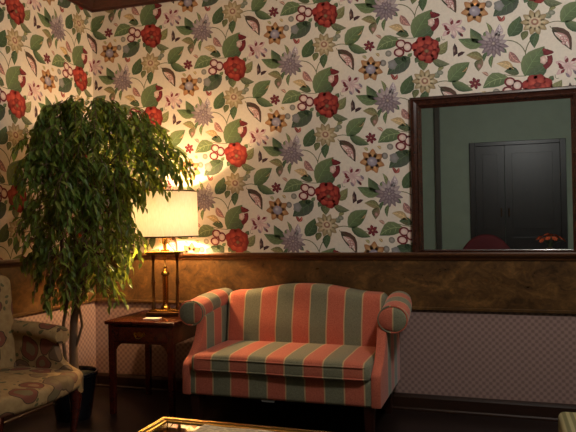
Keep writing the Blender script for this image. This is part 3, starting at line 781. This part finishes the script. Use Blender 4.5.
# ---------------------------------------------------------------- behind the camera, seen in the mirror
rc = thing('club_chair', 'dark red round backed chair reflected low in the mirror', 'chair', (2.83, -5.02, 0), math.radians(180))
MB().rbox(-.3, .3, -.3, .2, .26, .46, .05, (8, 8, 4)).build('seat', M['rfab'], rc, smooth=True)
def dome(P):
    x, y, z = P; t = max(0, min(1, (z-.5)/.4))
    z -= t*.26*(abs(x)/.36)**2.4; y += .1*(z-.4); return (x, y, z)
MB().rbox(-.36, .36, .16, .28, .26, 1.05, .05, (16, 3, 10), dome).build('backrest', M['rfab'], rc, smooth=True)
for sx in (-1, 1):
    for sy in (-.24, .2): MB().lathe([(.014, 0), (.018, .1), (.026, .265)], sx*.25, sy, 12).build('leg', M['dkwood'], rc, smooth=True)
cs = thing('console_table', 'narrow dark console table under the reflected orange flowers', 'table', (3.70, -5.25, 0))
MB().rbox(-.3, .3, -.17, .17, .69, .72, .006, (3, 3, 1)).build('tabletop', M['mahog'], cs, smooth=True)
MB().box(-.27, .27, -.145, .145, .60, .6905).build('apron', M['mahog'], cs, bevel=.003)
for sx in (-1, 1):
    for sy in (-1, 1): MB().lathe([(.012, 0), (.02, .3), (.024, .61)], sx*.25, sy*.125, 12).build('leg', M['mahog'], cs, smooth=True)
fl = thing('flower_arrangement', 'orange flowers in a vase reflected in the lower right of the mirror', 'flowers', (3.67, -5.2, .7205))
MB().lathe([(.04, 0), (.06, .04), (.062, .07), (.04, .12), (.03, .14), (.036, .15)], 0, 0, 20).build('vase', M['ovase'], fl, smooth=True)
r9 = random.Random(9); stm = MB()
heads = []
for k in range(15):
    a = k*2.4; rad = .035+.16*(k/15)**.7; hz = .32-.55*rad*(.6+.5*r9.random())+.02*r9.random()
    heads.append((rad*math.cos(a), rad*.8*math.sin(a), hz)); stm.tube(bez((0, 0, .1), (0, 0, .2), heads[-1], 4), .003, 5)
stm.build('stems', M['stem'], fl, smooth=True)
for h in heads:
    f_ = MB(); c_ = Vector(h); out = Vector((h[0], h[1], .12)).normalized()
    s1 = out.orthogonal().normalized(); s2 = out.cross(s1)
    for ring, (n, L, lift) in enumerate(((7, .048, .25), (5, .03, .7))):
        for k in range(n):
            a = 2*PI*k/n+ring*.4; d = (s1*math.cos(a)+s2*math.sin(a)+out*lift).normalized(); s_ = d.cross(out).normalized()
            f_.add([c_, c_+d*L*.5+s_*L*.28, c_+d*L*.95, c_+d*L*.5-s_*L*.28], [(0, 1, 2), (0, 2, 3)])
    f_.build('bloom', M['orange'], fl)
cl = thing('added_ceiling_light', 'unseen glass bowl fixture added out of frame to light the room', 'ceiling light', (3.5, -2.15, 3.079))  # unseen fixture, added as a source for the ambient light
MB().lathe([(.06, -.02), (.14, -.012), (.15, -.0)], 0, 0, 24).build('canopy', M['brass'], cl, smooth=True)
MB().lathe([(.01, -.13), (.08, -.122), (.15, -.095), (.19, -.05), (.2, -.025)], 0, 0, 32).build('bowl', M['bowl'], cl, smooth=True)

# ---------------------------------------------------------------- light
def lamp_light(name, kind, loc, e, c, **kw):
    d = bpy.data.lights.new(name, kind); d.energy = e; d.color = c
    for k, v in kw.items(): setattr(d, k, v)
    o = bpy.data.objects.new(name, d); COL.objects.link(o); o.location = loc; return o
lamp_light('lamp_glow', 'POINT', (LX, LY, LZ+.675), 130, (1, .64, .31), shadow_soft_size=.035)
lamp_light('added_ceiling_fill', 'POINT', (3.5, -2.15, 2.84), 86, (1, .95, .89), shadow_soft_size=.12)  # ambient fill added just below the unseen fixture
w = bpy.data.worlds.new('World'); SC.world = w; w.use_nodes = True
w.node_tree.nodes['Background'].inputs[0].default_value = (.02, .02, .025, 1)

# ---------------------------------------------------------------- camera
cam = bpy.data.cameras.new('camera'); co = bpy.data.objects.new('camera', cam); COL.objects.link(co); SC.camera = co
yaw, pitch, roll = -.321169447, .0120093639, -.0159665702
fw = Vector((math.sin(yaw)*math.cos(pitch), math.cos(yaw)*math.cos(pitch), math.sin(pitch)))
r0 = Vector((math.cos(yaw), -math.sin(yaw), 0)); u0 = r0.cross(fw)
r1 = r0*math.cos(roll)+u0*math.sin(roll); u1 = -r0*math.sin(roll)+u0*math.cos(roll)
co.matrix_world = Matrix(((r1.x, u1.x, -fw.x, 3.03822818), (r1.y, u1.y, -fw.y, -4.30131643), (r1.z, u1.z, -fw.z, 1.24787714), (0, 0, 0, 1)))
cam.sensor_width = 36; cam.lens = 40; cam.clip_start = .02

vs_ = SC.view_settings
SC.display_settings.display_device = 'sRGB'
vs_.view_transform = 'Standard'; vs_.look = 'None'; vs_.exposure = 0; vs_.gamma = 1; vs_.use_curve_mapping = False
